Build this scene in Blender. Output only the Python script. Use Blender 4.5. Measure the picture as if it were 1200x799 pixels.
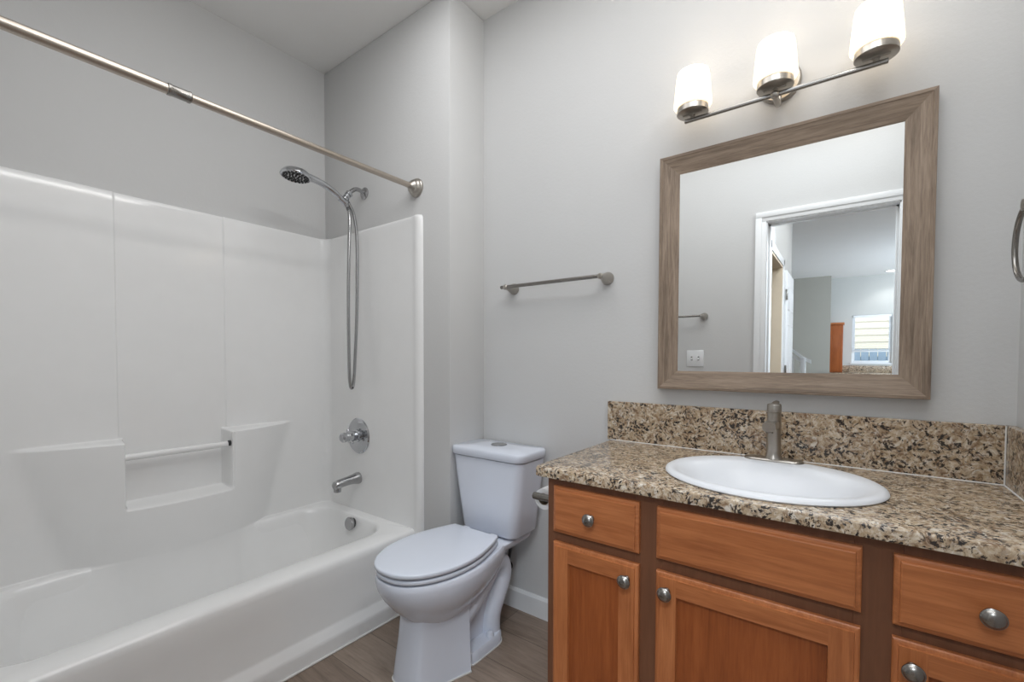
import bpy, bmesh, math, random
from mathutils import Vector, Matrix

# ------------------------------------------------------------------ clean
for o in list(bpy.data.objects):
    bpy.data.objects.remove(o, do_unlink=True)
scn = bpy.context.scene
COL = scn.collection
PI = math.pi

# ------------------------------------------------------------------ camera
cam_d = bpy.data.cameras.new('camera')
cam = bpy.data.objects.new('camera', cam_d)
COL.objects.link(cam)
F_PX, CY_PX = 526.6, 435.1
cam_d.sensor_fit = 'HORIZONTAL'
cam_d.sensor_width = 36.0
cam_d.lens = F_PX / 1200.0 * 36.0
cam_d.shift_x = 0.0
cam_d.shift_y = (CY_PX - 399.5) / 1200.0
cam_d.clip_start = 0.01
yaw, pitch, roll = math.radians(36.72), math.radians(-1.60), math.radians(0.14)
rot = Matrix.Rotation(yaw, 3, 'Z') @ Matrix.Rotation(PI / 2 + pitch, 3, 'X') @ Matrix.Rotation(roll, 3, 'Z')
cam.matrix_world = Matrix.Translation((0, -1.68, 1.164)) @ rot.to_4x4()
scn.camera = cam

# ------------------------------------------------------------------ view, world, large lights
scn.view_settings.view_transform = 'Standard'
scn.view_settings.look = 'None'
scn.view_settings.gamma = 1.0
scn.view_settings.use_curve_mapping = False
scn.view_settings.exposure = 0.05

world = bpy.data.worlds.new('sky')
scn.world = world
world.use_nodes = True
wn = world.node_tree
wn.nodes['Background'].inputs['Color'].default_value = (0.80, 0.90, 1.0, 1)
wn.nodes['Background'].inputs['Strength'].default_value = 4.0


def area(name, loc, size, power, color, target=None, size_y=None):
    d = bpy.data.lights.new(name, 'AREA')
    d.energy = power
    d.color = color
    d.shape = 'RECTANGLE'
    d.size = size
    d.size_y = size_y or size
    o = bpy.data.objects.new(name, d)
    COL.objects.link(o)
    o.location = loc
    if target is not None:
        o.rotation_euler = (Vector(target) - Vector(loc)).to_track_quat('-Z', 'Y').to_euler()
    return o


# added fill lamps without fixtures, for the bathroom, hall and great room
area('bathroom_ceiling_fill', (-0.80, -0.95, 2.77), 1.5, 13.5, (0.985, 0.99, 1.0), (-0.80, -0.95, 0), 1.0)  # added overhead fill, the ceiling has no fixture here
area('bathroom_side_fill', (0.30, -0.95, 2.69), 1.1, 6.5, (1.0, 0.985, 0.96), (-2.4, -0.95, 0.85), 0.12)
area('bathroom_front_fill', (-0.15, -1.40, 2.68), 0.9, 2.4, (0.70, 0.86, 1.0), (-0.15, 0.0, 0.20), 0.2)
area('hall_door_fill', (0.1, -2.25, 2.60), 0.5, 40, (0.80, 0.90, 1.0), (-0.3, -0.5, 0.6))
area('hall_ceiling_fill', (0.5, -3.2, 2.74), 1.4, 24, (0.97, 0.97, 1.0), (0.5, -3.2, 0))  # unseen fill added to brighten the hall
area('great_room_fill', (2.7, -7.4, 1.6), 2.0, 170, (0.74, 0.87, 1.0), (0.0, -8.2, 1.4), 2.2)  # added area lamp brightening the great room, no window behind it


# ------------------------------------------------------------------ materials
def new_mat(name):
    m = bpy.data.materials.new(name)
    m.use_nodes = True
    nt = m.node_tree
    return m, nt, nt.nodes['Principled BSDF']


def N(nt, t, **kw):
    n = nt.nodes.new(t)
    for k, v in kw.items():
        if k in n.inputs:
            n.inputs[k].default_value = v
        else:
            setattr(n, k, v)
    return n


def coords(nt, scale=(1, 1, 1), rot=(0, 0, 0)):
    tc = N(nt, 'ShaderNodeTexCoord')
    mp = N(nt, 'ShaderNodeMapping')
    mp.inputs['Scale'].default_value = scale
    mp.inputs['Rotation'].default_value = rot
    nt.links.new(tc.outputs['Object'], mp.inputs['Vector'])
    return mp.outputs['Vector']


def ramp(nt, fac, stops, interp='LINEAR'):
    r = N(nt, 'ShaderNodeValToRGB')
    r.color_ramp.interpolation = interp
    els = r.color_ramp.elements
    while len(els) < len(stops):
        els.new(0.5)
    for e, (p, c) in zip(els, stops):
        e.position = p
        e.color = (c[0], c[1], c[2], 1)
    nt.links.new(fac, r.inputs['Fac'])
    return r.outputs['Color']


def noise(nt, vec, scale, detail=2, rough=0.5, dist=0.0):
    n = N(nt, 'ShaderNodeTexNoise')
    n.inputs['Scale'].default_value = scale
    n.inputs['Detail'].default_value = detail
    n.inputs['Roughness'].default_value = rough
    n.inputs['Distortion'].default_value = dist
    nt.links.new(vec, n.inputs['Vector'])
    return n.outputs['Fac']


def mix(nt, fac, a, b, blend='MIX'):
    m = N(nt, 'ShaderNodeMix')
    m.data_type = 'RGBA'
    m.blend_type = blend
    for sock, val in ((m.inputs[0], fac), (m.inputs[6], a), (m.inputs[7], b)):
        if hasattr(val, 'links'):
            nt.links.new(val, sock)
        elif isinstance(val, (int, float)):
            sock.default_value = val
        else:
            sock.default_value = (val[0], val[1], val[2], 1)
    return m.outputs[2]


def bump(nt, bsdf, height, strength, dist=0.001):
    b = N(nt, 'ShaderNodeBump')
    b.inputs['Strength'].default_value = strength
    b.inputs['Distance'].default_value = dist
    nt.links.new(height, b.inputs['Height'])
    nt.links.new(b.outputs['Normal'], bsdf.inputs['Normal'])


def plain(name, col, rough=0.4, metal=0.0, var=0.02, coat=0.0, scale=12, spec=0.5):
    m, nt, b = new_mat(name)
    v = coords(nt)
    n = noise(nt, v, scale, 3)
    lo = tuple(max(0, c * (1 - var)) for c in col)
    hi = tuple(min(1, c * (1 + var)) for c in col)
    nt.links.new(ramp(nt, n, [(0.3, lo), (0.7, hi)]), b.inputs['Base Color'])
    b.inputs['Roughness'].default_value = rough
    b.inputs['Metallic'].default_value = metal
    b.inputs['Coat Weight'].default_value = coat
    b.inputs['Coat Roughness'].default_value = 0.05
    b.inputs['Specular IOR Level'].default_value = spec
    return m


def paint(name, col, bumps=0.3):
    m, nt, b = new_mat(name)
    v = coords(nt)
    n = noise(nt, v, 3, 2)
    nt.links.new(ramp(nt, n, [(0.3, tuple(c * 0.985 for c in col)), (0.7, col)]), b.inputs['Base Color'])
    b.inputs['Roughness'].default_value = 0.62
    b.inputs['Specular IOR Level'].default_value = 0.3
    bump(nt, b, noise(nt, v, 85, 4, 0.6), bumps, 0.002)
    return m


def wood(name, axis, dark, mid, light, rough=0.34, scale=1.0, blotch=0.25):
    m, nt, b = new_mat(name)
    s = [26 * scale] * 3
    s[axis] = 1.6 * scale
    v = coords(nt, tuple(s))
    g = noise(nt, v, 1.6, 6, 0.62, 0.8)
    v2 = coords(nt, tuple(x * 6 for x in s))
    g2 = noise(nt, v2, 1.5, 3, 0.6)
    s3 = [7.0] * 3
    s3[axis] = 2.0
    g3 = noise(nt, coords(nt, tuple(s3)), 1.3, 3, 0.55, 0.6)
    c = ramp(nt, g, [(0.25, dark), (0.5, mid), (0.75, light)])
    c = mix(nt, 0.28, c, ramp(nt, g2, [(0.3, dark), (0.7, light)]))
    c = mix(nt, blotch, c, ramp(nt, g3, [(0.3, dark), (0.7, light)]))
    nt.links.new(c, b.inputs['Base Color'])
    b.inputs['Roughness'].default_value = rough
    b.inputs['Specular IOR Level'].default_value = 0.4
    bump(nt, b, g2, 0.08, 0.0005)
    return m


def granite(name):
    m, nt, b = new_mat(name)
    v = coords(nt, (1, 1, 1), (0.3, 0.5, 0.2))
    warp = N(nt, 'ShaderNodeTexNoise')
    warp.inputs['Scale'].default_value = 22
    warp.inputs['Detail'].default_value = 3
    nt.links.new(v, warp.inputs['Vector'])
    wv = mix(nt, 0.045, v, warp.outputs['Color'], 'ADD')
    base = ramp(nt, noise(nt, wv, 62, 5, 0.70), [(0.34, (0.105, 0.060, 0.034)), (0.43, (0.28, 0.180, 0.100)),
                                                   (0.52, (0.50, 0.385, 0.255)), (0.62, (0.68, 0.60, 0.49))])
    vor = N(nt, 'ShaderNodeTexVoronoi')
    vor.inputs['Scale'].default_value = 165
    vor.inputs['Randomness'].default_value = 1
    nt.links.new(wv, vor.inputs['Vector'])
    cell = ramp(nt, vor.outputs['Color'], [(0.0, (0.14, 0.085, 0.05)), (0.35, (0.40, 0.29, 0.18)), (0.6, (0.55, 0.45, 0.33)), (1.0, (0.74, 0.69, 0.61))])
    c = mix(nt, 0.45, base, cell)
    rust = noise(nt, wv, 46, 4, 0.62)
    c = mix(nt, ramp(nt, rust, [(0.55, (0, 0, 0)), (0.64, (0.7, 0.7, 0.7))]), c, (0.17, 0.085, 0.04))
    wh = noise(nt, wv, 60, 4, 0.62, 0.4)
    c = mix(nt, ramp(nt, wh, [(0.58, (0, 0, 0)), (0.66, (0.7, 0.7, 0.7))]), c, (0.72, 0.68, 0.61))
    dk = noise(nt, wv, 105, 5, 0.66)
    big = noise(nt, v, 22, 3)
    ds = N(nt, 'ShaderNodeMath', operation='MULTIPLY_ADD')
    nt.links.new(big, ds.inputs[0])
    ds.inputs[1].default_value = 0.35
    nt.links.new(dk, ds.inputs[2])
    c = mix(nt, ramp(nt, ds.outputs[0], [(0.69, (0, 0, 0)), (0.76, (0.7, 0.7, 0.7))]), c, (0.13, 0.068, 0.036))
    c = mix(nt, ramp(nt, ds.outputs[0], [(0.725, (0, 0, 0)), (0.760, (1, 1, 1))]), c, (0.024, 0.018, 0.014))
    nt.links.new(c, b.inputs['Base Color'])
    b.inputs['Roughness'].default_value = 0.22
    b.inputs['Specular IOR Level'].default_value = 0.7
    return m


def planks(name):
    m, nt, b = new_mat(name)
    v = coords(nt)
    br = N(nt, 'ShaderNodeTexBrick')
    br.offset = 0.37
    br.inputs['Color1'].default_value = (0.20, 0.148, 0.115, 1)
    br.inputs['Color2'].default_value = (0.33, 0.26, 0.21, 1)
    br.inputs['Mortar'].default_value = (0.10, 0.075, 0.055, 1)
    br.inputs['Scale'].default_value = 1.0
    br.inputs['Brick Width'].default_value = 1.20
    br.inputs['Row Height'].default_value = 0.178
    br.inputs['Mortar Size'].default_value = 0.0012
    br.inputs['Mortar Smooth'].default_value = 0.2
    nt.links.new(v, br.inputs['Vector'])
    g = noise(nt, coords(nt, (2.2, 20, 20)), 1.6, 6, 0.65, 1.0)
    g2 = noise(nt, coords(nt, (6, 90, 90)), 1.4, 3, 0.6)
    c = mix(nt, 0.85, br.outputs['Color'], ramp(nt, g, [(0.25, (0.50, 0.45, 0.40)), (0.5, (0.95, 0.93, 0.9)), (0.8, (1.25, 1.22, 1.2))]), 'MULTIPLY')
    c = mix(nt, 0.4, c, ramp(nt, g2, [(0.3, (0.6, 0.58, 0.55)), (0.7, (1, 1, 1))]), 'MULTIPLY')
    nt.links.new(c, b.inputs['Base Color'])
    b.inputs['Roughness'].default_value = 0.42
    bump(nt, b, g2, 0.1, 0.0006)
    return m


def brushed(name, col, rough, axis=2):
    m, nt, b = new_mat(name)
    s = [40, 40, 40]
    s[axis] = 900
    g = noise(nt, coords(nt, tuple(s)), 1.0, 2)
    nt.links.new(ramp(nt, g, [(0.3, tuple(c * 0.9 for c in col)), (0.7, col)]), b.inputs['Base Color'])
    b.inputs['Metallic'].default_value = 1.0
    b.inputs['Roughness'].default_value = rough
    return m


M = {}
M['wall'] = paint('wall_paint', (0.625, 0.624, 0.620))
M['ceiling'] = paint('ceiling_paint', (0.88, 0.875, 0.86), 0.35)
M['hall_wall'] = paint('hall_paint', (0.56, 0.555, 0.53))
M['taupe'] = paint('taupe_paint', (0.40, 0.38, 0.335))
M['trim'] = plain('white_trim_paint', (0.80, 0.81, 0.82), 0.35, var=0.01)
M['acrylic'] = plain('white_acrylic', (0.88, 0.88, 0.875), 0.12, var=0.008, spec=0.5)
M['porcelain'] = plain('white_porcelain', (0.70, 0.735, 0.82), 0.14, var=0.006)  # bluish cast of window light is mixed into the white glaze
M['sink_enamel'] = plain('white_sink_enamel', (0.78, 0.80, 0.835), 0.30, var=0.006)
M['seat_plastic'] = plain('white_seat_plastic', (0.70, 0.74, 0.825), 0.16, var=0.006)  # carries the same painted window-light blue as the porcelain
M['floor'] = planks('vinyl_plank_floor')
wd, wm, wl = (0.23, 0.066, 0.020), (0.42, 0.134, 0.043), (0.64, 0.245, 0.092)
M['wood_v'] = wood('stained_maple_upright', 2, wd, wm, wl)
M['wood_h'] = wood('stained_maple_level', 0, wd, wm, wl)
M['wood_panel'] = wood('stained_maple_panel', 2, (0.175, 0.042, 0.010), (0.295, 0.074, 0.018), (0.43, 0.128, 0.036))
M['wood_frame'] = wood('stained_maple_face_frame', 2, (0.115, 0.046, 0.022), (0.165, 0.066, 0.032), (0.22, 0.092, 0.045), 0.42)
fd, fm, fl = (0.075, 0.050, 0.034), (0.255, 0.185, 0.132), (0.47, 0.370, 0.285)
M['mirror_wood_h'] = wood('weathered_oak_level', 0, fd, fm, fl, 0.55, 1.7, 0.2)
M['mirror_wood_v'] = wood('weathered_oak_upright', 2, fd, fm, fl, 0.55, 1.7, 0.2)
M['granite'] = granite('speckled_granite')
M['nickel'] = brushed('brushed_nickel', (0.46, 0.43, 0.39), 0.28)
M['nickel_dark'] = brushed('satin_pewter', (0.30, 0.285, 0.265), 0.27)
M['rod_metal'] = brushed('rod_satin_nickel', (0.50, 0.44, 0.38), 0.34, 1)
M['chrome'] = plain('polished_chrome', (0.53, 0.54, 0.56), 0.06, 1.0)
M['chrome_soft'] = plain('soft_chrome', (0.42, 0.42, 0.425), 0.18, 1.0)
M['rubber'] = plain('dark_rubber', (0.03, 0.03, 0.032), 0.5)
M['caulk'] = plain('white_caulk', (0.74, 0.73, 0.71), 0.5)
M['paper'] = plain('toilet_paper', (0.82, 0.82, 0.83), 0.9)
M['card'] = plain('cardboard_tube', (0.28, 0.22, 0.16), 0.9)
M['siding'] = plain('cream_siding', (0.62, 0.54, 0.42), 0.7)
M['fence'] = plain('blue_grey_boards', (0.24, 0.30, 0.36), 0.8)
M['tan'] = plain('tan_door_jamb', (0.80, 0.66, 0.49), 0.5)
M['shadow_gap'] = plain('painted_gap_shade', (0.02, 0.018, 0.016), 0.7)


def mirror_mat():
    m, nt, b = new_mat('mirror_silver')
    v = coords(nt)
    nt.links.new(ramp(nt, noise(nt, v, 2), [(0, (0.90, 0.92, 0.92)), (1, (0.91, 0.925, 0.925))]), b.inputs['Base Color'])
    b.inputs['Metallic'].default_value = 1
    b.inputs['Roughness'].default_value = 0.0
    return m


M['mirror'] = mirror_mat()


def emit(name, col, strength):
    m, nt, b = new_mat(name)
    v = coords(nt)
    c = ramp(nt, noise(nt, v, 6), [(0.2, tuple(x * 0.98 for x in col)), (0.8, col)])
    nt.links.new(c, b.inputs['Emission Color'])
    b.inputs['Emission Strength'].default_value = strength
    b.inputs['Base Color'].default_value = (0.8, 0.8, 0.8, 1)
    b.inputs['Roughness'].default_value = 0.3
    return m


M['shade'] = emit('lit_frosted_glass', (1.0, 0.80, 0.54), 1.35)
M['downlight'] = emit('lit_downlight', (1.0, 0.95, 0.88), 9.0)


def glass_mat():
    m, nt, b = new_mat('window_glass')
    v = coords(nt)
    nt.links.new(ramp(nt, noise(nt, v, 2), [(0, (0.97, 0.98, 0.98)), (1, (0.98, 0.99, 0.99))]), b.inputs['Base Color'])
    b.inputs['Transmission Weight'].default_value = 1
    b.inputs['Roughness'].default_value = 0
    b.inputs['IOR'].default_value = 1.05
    return m


M['glass'] = glass_mat()


# ------------------------------------------------------------------ geometry helpers
class MB:
    def __init__(self):
        self.bm = bmesh.new()

    def box(self, x0, x1, y0, y1, z0, z1, bev=0.0, seg=2, mi=0):
        bm = self.bm
        vs = [bm.verts.new((x, y, z)) for x in (x0, x1) for y in (y0, y1) for z in (z0, z1)]
        q = [(0, 1, 3, 2), (4, 6, 7, 5), (0, 4, 5, 1), (2, 3, 7, 6), (0, 2, 6, 4), (1, 5, 7, 3)]
        fs = [bm.faces.new([vs[i] for i in f]) for f in q]
        for f in fs:
            f.material_index = mi
        if bev > 0:
            es = list({e for f in fs for e in f.edges})
            bmesh.ops.bevel(bm, geom=es, offset=bev, segments=seg, profile=0.5, affect='EDGES', clamp_overlap=True, material=mi)
        return self

    def loft(self, rings, cap0=True, cap1=True, closed=True, mi=0):
        bm = self.bm
        rv = [[bm.verts.new(p) for p in r] for r in rings]
        n = len(rings[0])
        for a, b in zip(rv[:-1], rv[1:]):
            for i in range(n if closed else n - 1):
                j = (i + 1) % n
                try:
                    f = bm.faces.new((a[i], a[j], b[j], b[i]))
                    f.material_index = mi
                except ValueError:
                    pass
        for flag, r, rev in ((cap0, rv[0], True), (cap1, rv[-1], False)):
            if flag and closed:
                f = bm.faces.new(list(reversed(r)) if rev else r)
                f.material_index = mi
        return self

    def lathe(self, prof, c, axis=(0, 0, 1), n=32, cap0=True, cap1=True, mi=0):
        a = Vector(axis).normalized()
        u = a.orthogonal().normalized()
        w = a.cross(u)
        c = Vector(c)
        rings = []
        for r, h in prof:
            rings.append([c + a * h + (u * math.cos(2 * PI * i / n) + w * math.sin(2 * PI * i / n)) * max(r, 1e-4) for i in range(n)])
        return self.loft(rings, cap0, cap1, True, mi)

    def tube(self, pts, r, n=12, mi=0, cap=True):
        pts = [Vector(p) for p in pts]
        rr = r if isinstance(r, (list, tuple)) else [r] * len(pts)
        t0 = (pts[1] - pts[0]).normalized()
        u = t0.orthogonal().normalized()
        rings = []
        for i, p in enumerate(pts):
            if i == 0:
                t = t0
            elif i == len(pts) - 1:
                t = (pts[-1] - pts[-2]).normalized()
            else:
                t = ((pts[i + 1] - p).normalized() + (p - pts[i - 1]).normalized()).normalized()
            u = (u - t * u.dot(t)).normalized()
            w = t.cross(u)
            rings.append([p + (u * math.cos(2 * PI * k / n) + w * math.sin(2 * PI * k / n)) * rr[i] for k in range(n)])
        return self.loft(rings, cap, cap, True, mi)

    def torus(self, c, axis, R, r, n=48, k=12):
        a = Vector(axis).normalized()
        u = a.orthogonal().normalized()
        w = a.cross(u)
        c = Vector(c)
        bm = self.bm
        g = []
        for i in range(n):
            d = u * math.cos(2 * PI * i / n) + w * math.sin(2 * PI * i / n)
            g.append([bm.verts.new(c + d * (R + r * math.cos(2 * PI * j / k)) + a * r * math.sin(2 * PI * j / k)) for j in range(k)])
        for i in range(n):
            for j in range(k):
                bm.faces.new((g[i][j], g[(i + 1) % n][j], g[(i + 1) % n][(j + 1) % k], g[i][(j + 1) % k]))
        return self

    def prism(self, poly, axis, a0, a1, bev=0.0, mi=0, seg=2):
        """poly: list of 2D points in the plane normal to the axis (order of the remaining axes)"""
        def P(p, t):
            if axis == 0:
                return (t, p[0], p[1])
            if axis == 1:
                return (p[0], t, p[1])
            return (p[0], p[1], t)
        bm = self.bm
        A = [bm.verts.new(P(p, a0)) for p in poly]
        B = [bm.verts.new(P(p, a1)) for p in poly]
        n = len(poly)
        fs = [bm.faces.new(A), bm.faces.new(list(reversed(B)))]
        for i in range(n):
            j = (i + 1) % n
            fs.append(bm.faces.new((A[j], A[i], B[i], B[j])))
        for f in fs:
            f.material_index = mi
        if bev:
            es = list({e for f in fs[:2] for e in f.edges})
            bmesh.ops.bevel(bm, geom=es, offset=bev, segments=seg, profile=0.5, affect='EDGES', clamp_overlap=True, material=mi)
        return self

    def build(self, name, mat, parent=None, angle=35, loc=None):
        bm = self.bm
        bmesh.ops.recalc_face_normals(bm, faces=bm.faces[:])
        off = Vector((0, 0, 0))
        if parent is not None:
            p = parent
            while p is not None:
                off += p.location
                p = p.parent
        elif loc is not None:
            off = Vector(loc)
        if off.length > 0:
            bmesh.ops.translate(bm, vec=-off, verts=bm.verts[:])
        me = bpy.data.meshes.new(name)
        bm.to_mesh(me)
        bm.free()
        for f in me.polygons:
            f.use_smooth = True
        me.set_sharp_from_angle(angle=math.radians(angle))
        for m_ in (mat if isinstance(mat, (list, tuple)) else [mat]):
            me.materials.append(m_)
        o = bpy.data.objects.new(name, me)
        COL.objects.link(o)
        if parent is not None:
            o.parent = parent
        elif loc is not None:
            o.location = loc
        return o


def thing(name, label, cat, loc=(0, 0, 0), group=None):
    o = bpy.data.objects.new(name, None)
    o.empty_display_size = 0.05
    COL.objects.link(o)
    o.location = loc
    return tag(o, label, cat, group)


def tag(o, label, cat, group=None):
    o['label'] = label
    o['category'] = cat
    if group:
        o['group'] = group
    return o


def struct(o, label=None):
    o['kind'] = 'structure'
    if label:
        o['label'] = label
    return o


def rrect(x0, x1, y0, y1, r, z, k=8, m=10):
    """rounded rectangle ring with a fixed point count"""
    r = max(r, 0.001)
    pts = []
    cs = [(x1 - r, y1 - r, 0), (x0 + r, y1 - r, 90), (x0 + r, y0 + r, 180), (x1 - r, y0 + r, 270)]
    arcs = [[(cx + r * math.cos(math.radians(a + 90 * i / k)), cy + r * math.sin(math.radians(a + 90 * i / k))) for i in range(k + 1)] for cx, cy, a in cs]
    for q in range(4):
        pts += arcs[q]
        a, b = arcs[q][-1], arcs[(q + 1) % 4][0]
        for i in range(1, m):
            pts.append((a[0] + (b[0] - a[0]) * i / m, a[1] + (b[1] - a[1]) * i / m))
    return [(x, y, z) for x, y in pts]


def smooth(t):
    t = min(1, max(0, t))
    return t * t * (3 - 2 * t)


def crv(ctrl, n=10):
    """Catmull-Rom through control points"""
    P = [Vector(p) for p in ctrl]
    P = [P[0] * 2 - P[1]] + P + [P[-1] * 2 - P[-2]]
    out = []
    for i in range(1, len(P) - 2):
        for k in range(n):
            t = k / n
            a, b, c, d = P[i - 1:i + 3]
            out.append(0.5 * ((2 * b) + (c - a) * t + (2 * a - 5 * b + 4 * c - d) * t * t + (3 * b - a - 3 * c + d) * t ** 3))
    out.append(P[-2])
    return out


# ------------------------------------------------------------------ room shell
XL, XR, YF, ZC = -2.42, 0.348, -1.71, 2.784     # left wall, right wall, front wall face, ceiling
XW, YS = -1.426, -0.2335                         # wing wall corner, shower wall face
struct(MB().box(-2.7, 3.2, -10.2, 0.15, -0.05, 0.0).build('floor', M['floor']), 'grey-brown wood plank floor')
struct(MB().box(-2.7, 3.2, -10.2, 0.15, ZC, ZC + 0.05).build('ceiling', M['ceiling']))
struct(MB().box(XW, XR + 0.12, 0.0, 0.12, 0, ZC).build('wall_back', M['wall']))
struct(MB().box(XL - 0.12, XW, YS, 0.12, 0, ZC, 0.006).build('wall_shower', M['wall']))
struct(MB().box(XL - 0.12, XL, YF - 0.12, YS, 0, ZC).build('wall_left', M['wall']))
struct(MB().box(XR, XR + 0.12, YF - 0.12, 0.0, 0, ZC).build('wall_right', M['wall']))
DX0, DX1, DZ = -0.432, 0.222, 2.055              # door opening
fw = MB()
fw.box(XL, DX0 - 0.018, YF - 0.12, YF, 0, ZC)
fw.box(DX1 + 0.018, XR, YF - 0.12, YF, 0, ZC)
fw.box(DX0 - 0.018, DX1 + 0.018, YF - 0.12, YF, DZ + 0.018, ZC)
struct(fw.build('wall_front', M['wall']))
# door jamb + casing
dc = MB()
for s, xa in ((-1, DX0), (1, DX1)):
    x0, x1 = (xa - 0.018, xa) if s < 0 else (xa, xa + 0.018)
    dc.box(x0, x1, YF - 0.125, YF + 0.004, 0, DZ + 0.018)
    xs0, xs1 = (xa, xa + 0.011) if s < 0 else (xa - 0.011, xa)
    dc.box(xs0, xs1, YF - 0.085, YF - 0.05, 0, DZ)
dc.box(DX0 - 0.018, DX1 + 0.018, YF - 0.125, YF + 0.004, DZ, DZ + 0.018)
dc.box(DX0, DX1, YF - 0.085, YF - 0.05, DZ - 0.011, DZ)
for y0, y1, y2 in ((YF, YF + 0.012, YF + 0.018), (YF - 0.12, YF - 0.132, YF - 0.138)):
    ya, yb = min(y0, y1), max(y0, y1)
    yc, yd = min(y1, y2), max(y1, y2)
    for xa, xb, xc, xd in ((DX0 - 0.068, DX0 - 0.006, DX0 - 0.068, DX0 - 0.032), (DX1 + 0.006, DX1 + 0.068, DX1 + 0.032, DX1 + 0.068)):
        dc.box(xa, xb, ya, yb, 0, DZ + 0.006, 0.002)
        dc.box(xc, xd, yc, yd, 0, DZ + 0.032, 0.002)
    dc.box(DX0 - 0.068, DX1 + 0.068, ya, yb, DZ + 0.006, DZ + 0.068, 0.003)
    dc.box(DX0 - 0.068, DX1 + 0.068, yc, yd, DZ + 0.032, DZ + 0.068, 0.003)
struct(dc.build('trim_1', M['trim']), 'white door casing reflected in the mirror')


def baseboard(name, poly_pts, axis, a0, a1):
    struct(MB().prism(poly_pts, axis, a0, a1).build(name, M['trim'], angle=25))


bbh = 0.094
baseboard('baseboard_back', [(0, 0), (0, bbh), (-0.006, bbh), (-0.013, bbh - 0.012), (-0.013, 0)], 0, XW, -0.708)
baseboard('baseboard_shower', [(XW, 0), (XW, bbh), (XW + 0.006, bbh), (XW + 0.013, bbh - 0.012), (XW + 0.013, 0)], 1, YS, -0.013)
baseboard('baseboard_front', [(YF, 0), (YF, bbh), (YF + 0.006, bbh), (YF + 0.013, bbh - 0.012), (YF + 0.013, 0)], 0, -1.59, DX0 - 0.07)

# ------------------------------------------------------------------ tub and shower unit
RIM = 0.345
tubt = thing('tub_shower_unit', 'white one-piece acrylic bathtub with shower surround along the left wall', 'bathtub', (-2.015, -0.97, 0))
tb = MB()
Y0, Y1 = YF + 0.003, YS - 0.002
rings = []
XA = XL + 0.004
for xo, z in ((-1.610, 0.0), (-1.611, 0.052), (-1.615, 0.066), (-1.636, 0.088), (-1.640, 0.100), (-1.642, 0.25), (-1.644, 0.312), (-1.647, 0.330), (-1.654, 0.341), (-1.664, RIM)):
    rings.append(rrect(XA, xo, Y0, Y1, 0.002, z))
IX0 = -2.362
ix0, ix1, iy0, iy1 = IX0, -1.752, -1.62, -0.292
for d, z, r in ((0.0, RIM, 0.15), (0.007, RIM - 0.003, 0.15), (0.014, RIM - 0.012, 0.15), (0.020, RIM - 0.03, 0.15), (0.035, 0.24, 0.15), (0.052, 0.14, 0.15),
                (0.070, 0.085, 0.14), (0.10, 0.058, 0.12), (0.15, 0.05, 0.10)):
    rings.append(rrect(ix0 + d * 0.95, ix1 - d, iy0 + d * 1.6, iy1 - d * 0.9, r, z))
tb.loft(rings, True, True)
tb.build('tub', M['acrylic'], tubt, 50)

# moulded back panel of the surround: relief over (y, z)
BX = -2.40
S1, S2, SZ, PZ, BARZ = -1.176, -0.776, 0.832, 0.545, 0.762


def relief(y, z):
    L = 0.372 + (0.50 - 0.372) * min(1, max(0, (z - RIM) / (SZ - RIM)))
    t = (y + 0.97) / L
    p = max(0.0, 1 - t * t)
    amp = 0.108 * p
    shelf = 1 - smooth((z - (SZ - 0.014)) / 0.016)
    inpocket = smooth((y - (S1 + 0.004)) / 0.014) * (1 - smooth((y - (S2 - 0.018)) / 0.014)) * smooth((z - PZ) / 0.022)
    o = amp * shelf * (1 - inpocket)
    # seams: the centre panel lies a little deeper
    mid = smooth((y - S1) / 0.007) * (1 - smooth((y - S2) / 0.007)) * smooth((z - PZ) / 0.022)
    o += 0.006 * (1 - mid)
    # below the rim the bulge runs smoothly into the basin wall
    if z < RIM + 0.004:
        e = IX0 + 0.002 - BX
        dd = max(0.0, RIM - z)
        w_ = smooth((o - e) / 0.04)
        low = 0.5 * (o + e + math.sqrt((o - e) ** 2 + 0.010 ** 2)) + (1 - w_) * dd * 0.36 + w_ * 0.36 * dd * dd / (dd + 0.12)
        k = smooth((RIM + 0.004 - z) / 0.016)
        o = o * (1 - k) + low * k
    # rounded inside corner at the shower end
    r = 0.05
    d = (YS - 0.012) - y
    if d < r:
        d = max(d, 0)
        o = max(o, 0.0) + r - math.sqrt(max(0, r * r - (r - d) ** 2))
    return BX + o


ys = [YF + 0.01 + i * 0.02 for i in range(74)]
ys = [y for y in ys if y < YS - 0.075]
for s in (S1, S2):
    ys += [s + k * 0.002 for k in range(-11, 12)]
ys += [YS - 0.012 - 0.05 * (1 - math.cos(PI / 2 * k / 12)) for k in range(0, 13)]
ys = sorted(set(round(y, 4) for y in ys))
zs = [0.10 + 0.02 * k for k in range(88)]
zs += [SZ - 0.018 + 0.0018 * k for k in range(24)] + [PZ - 0.004 + 0.0025 * k for k in range(13)] + [RIM - 0.016 + 0.002 * k for k in range(13)]
ZT = 1.838
zs = sorted(set(round(z, 4) for z in zs if z < ZT - 0.005))
pb = MB()
rows = []
ya_, yb_ = ys[0], ys[-1]


def prow(fx, z):
    return [(fx(y), y, z) for y in ys] + [(XL + 0.001, yb_, z), (XL + 0.001, ya_, z)]


for z in zs:
    rows.append(prow(lambda y: relief(y, z), z))
for dz, dx in ((0.005, -0.001), (0.002, -0.003), (0.0, -0.007)):
    rows.append(prow(lambda y: relief(y, ZT - 0.01) + dx, ZT - dz * 0.6))
pb.loft(rows)
pb.build('back_panel', M['acrylic'], tubt, 60)

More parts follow.
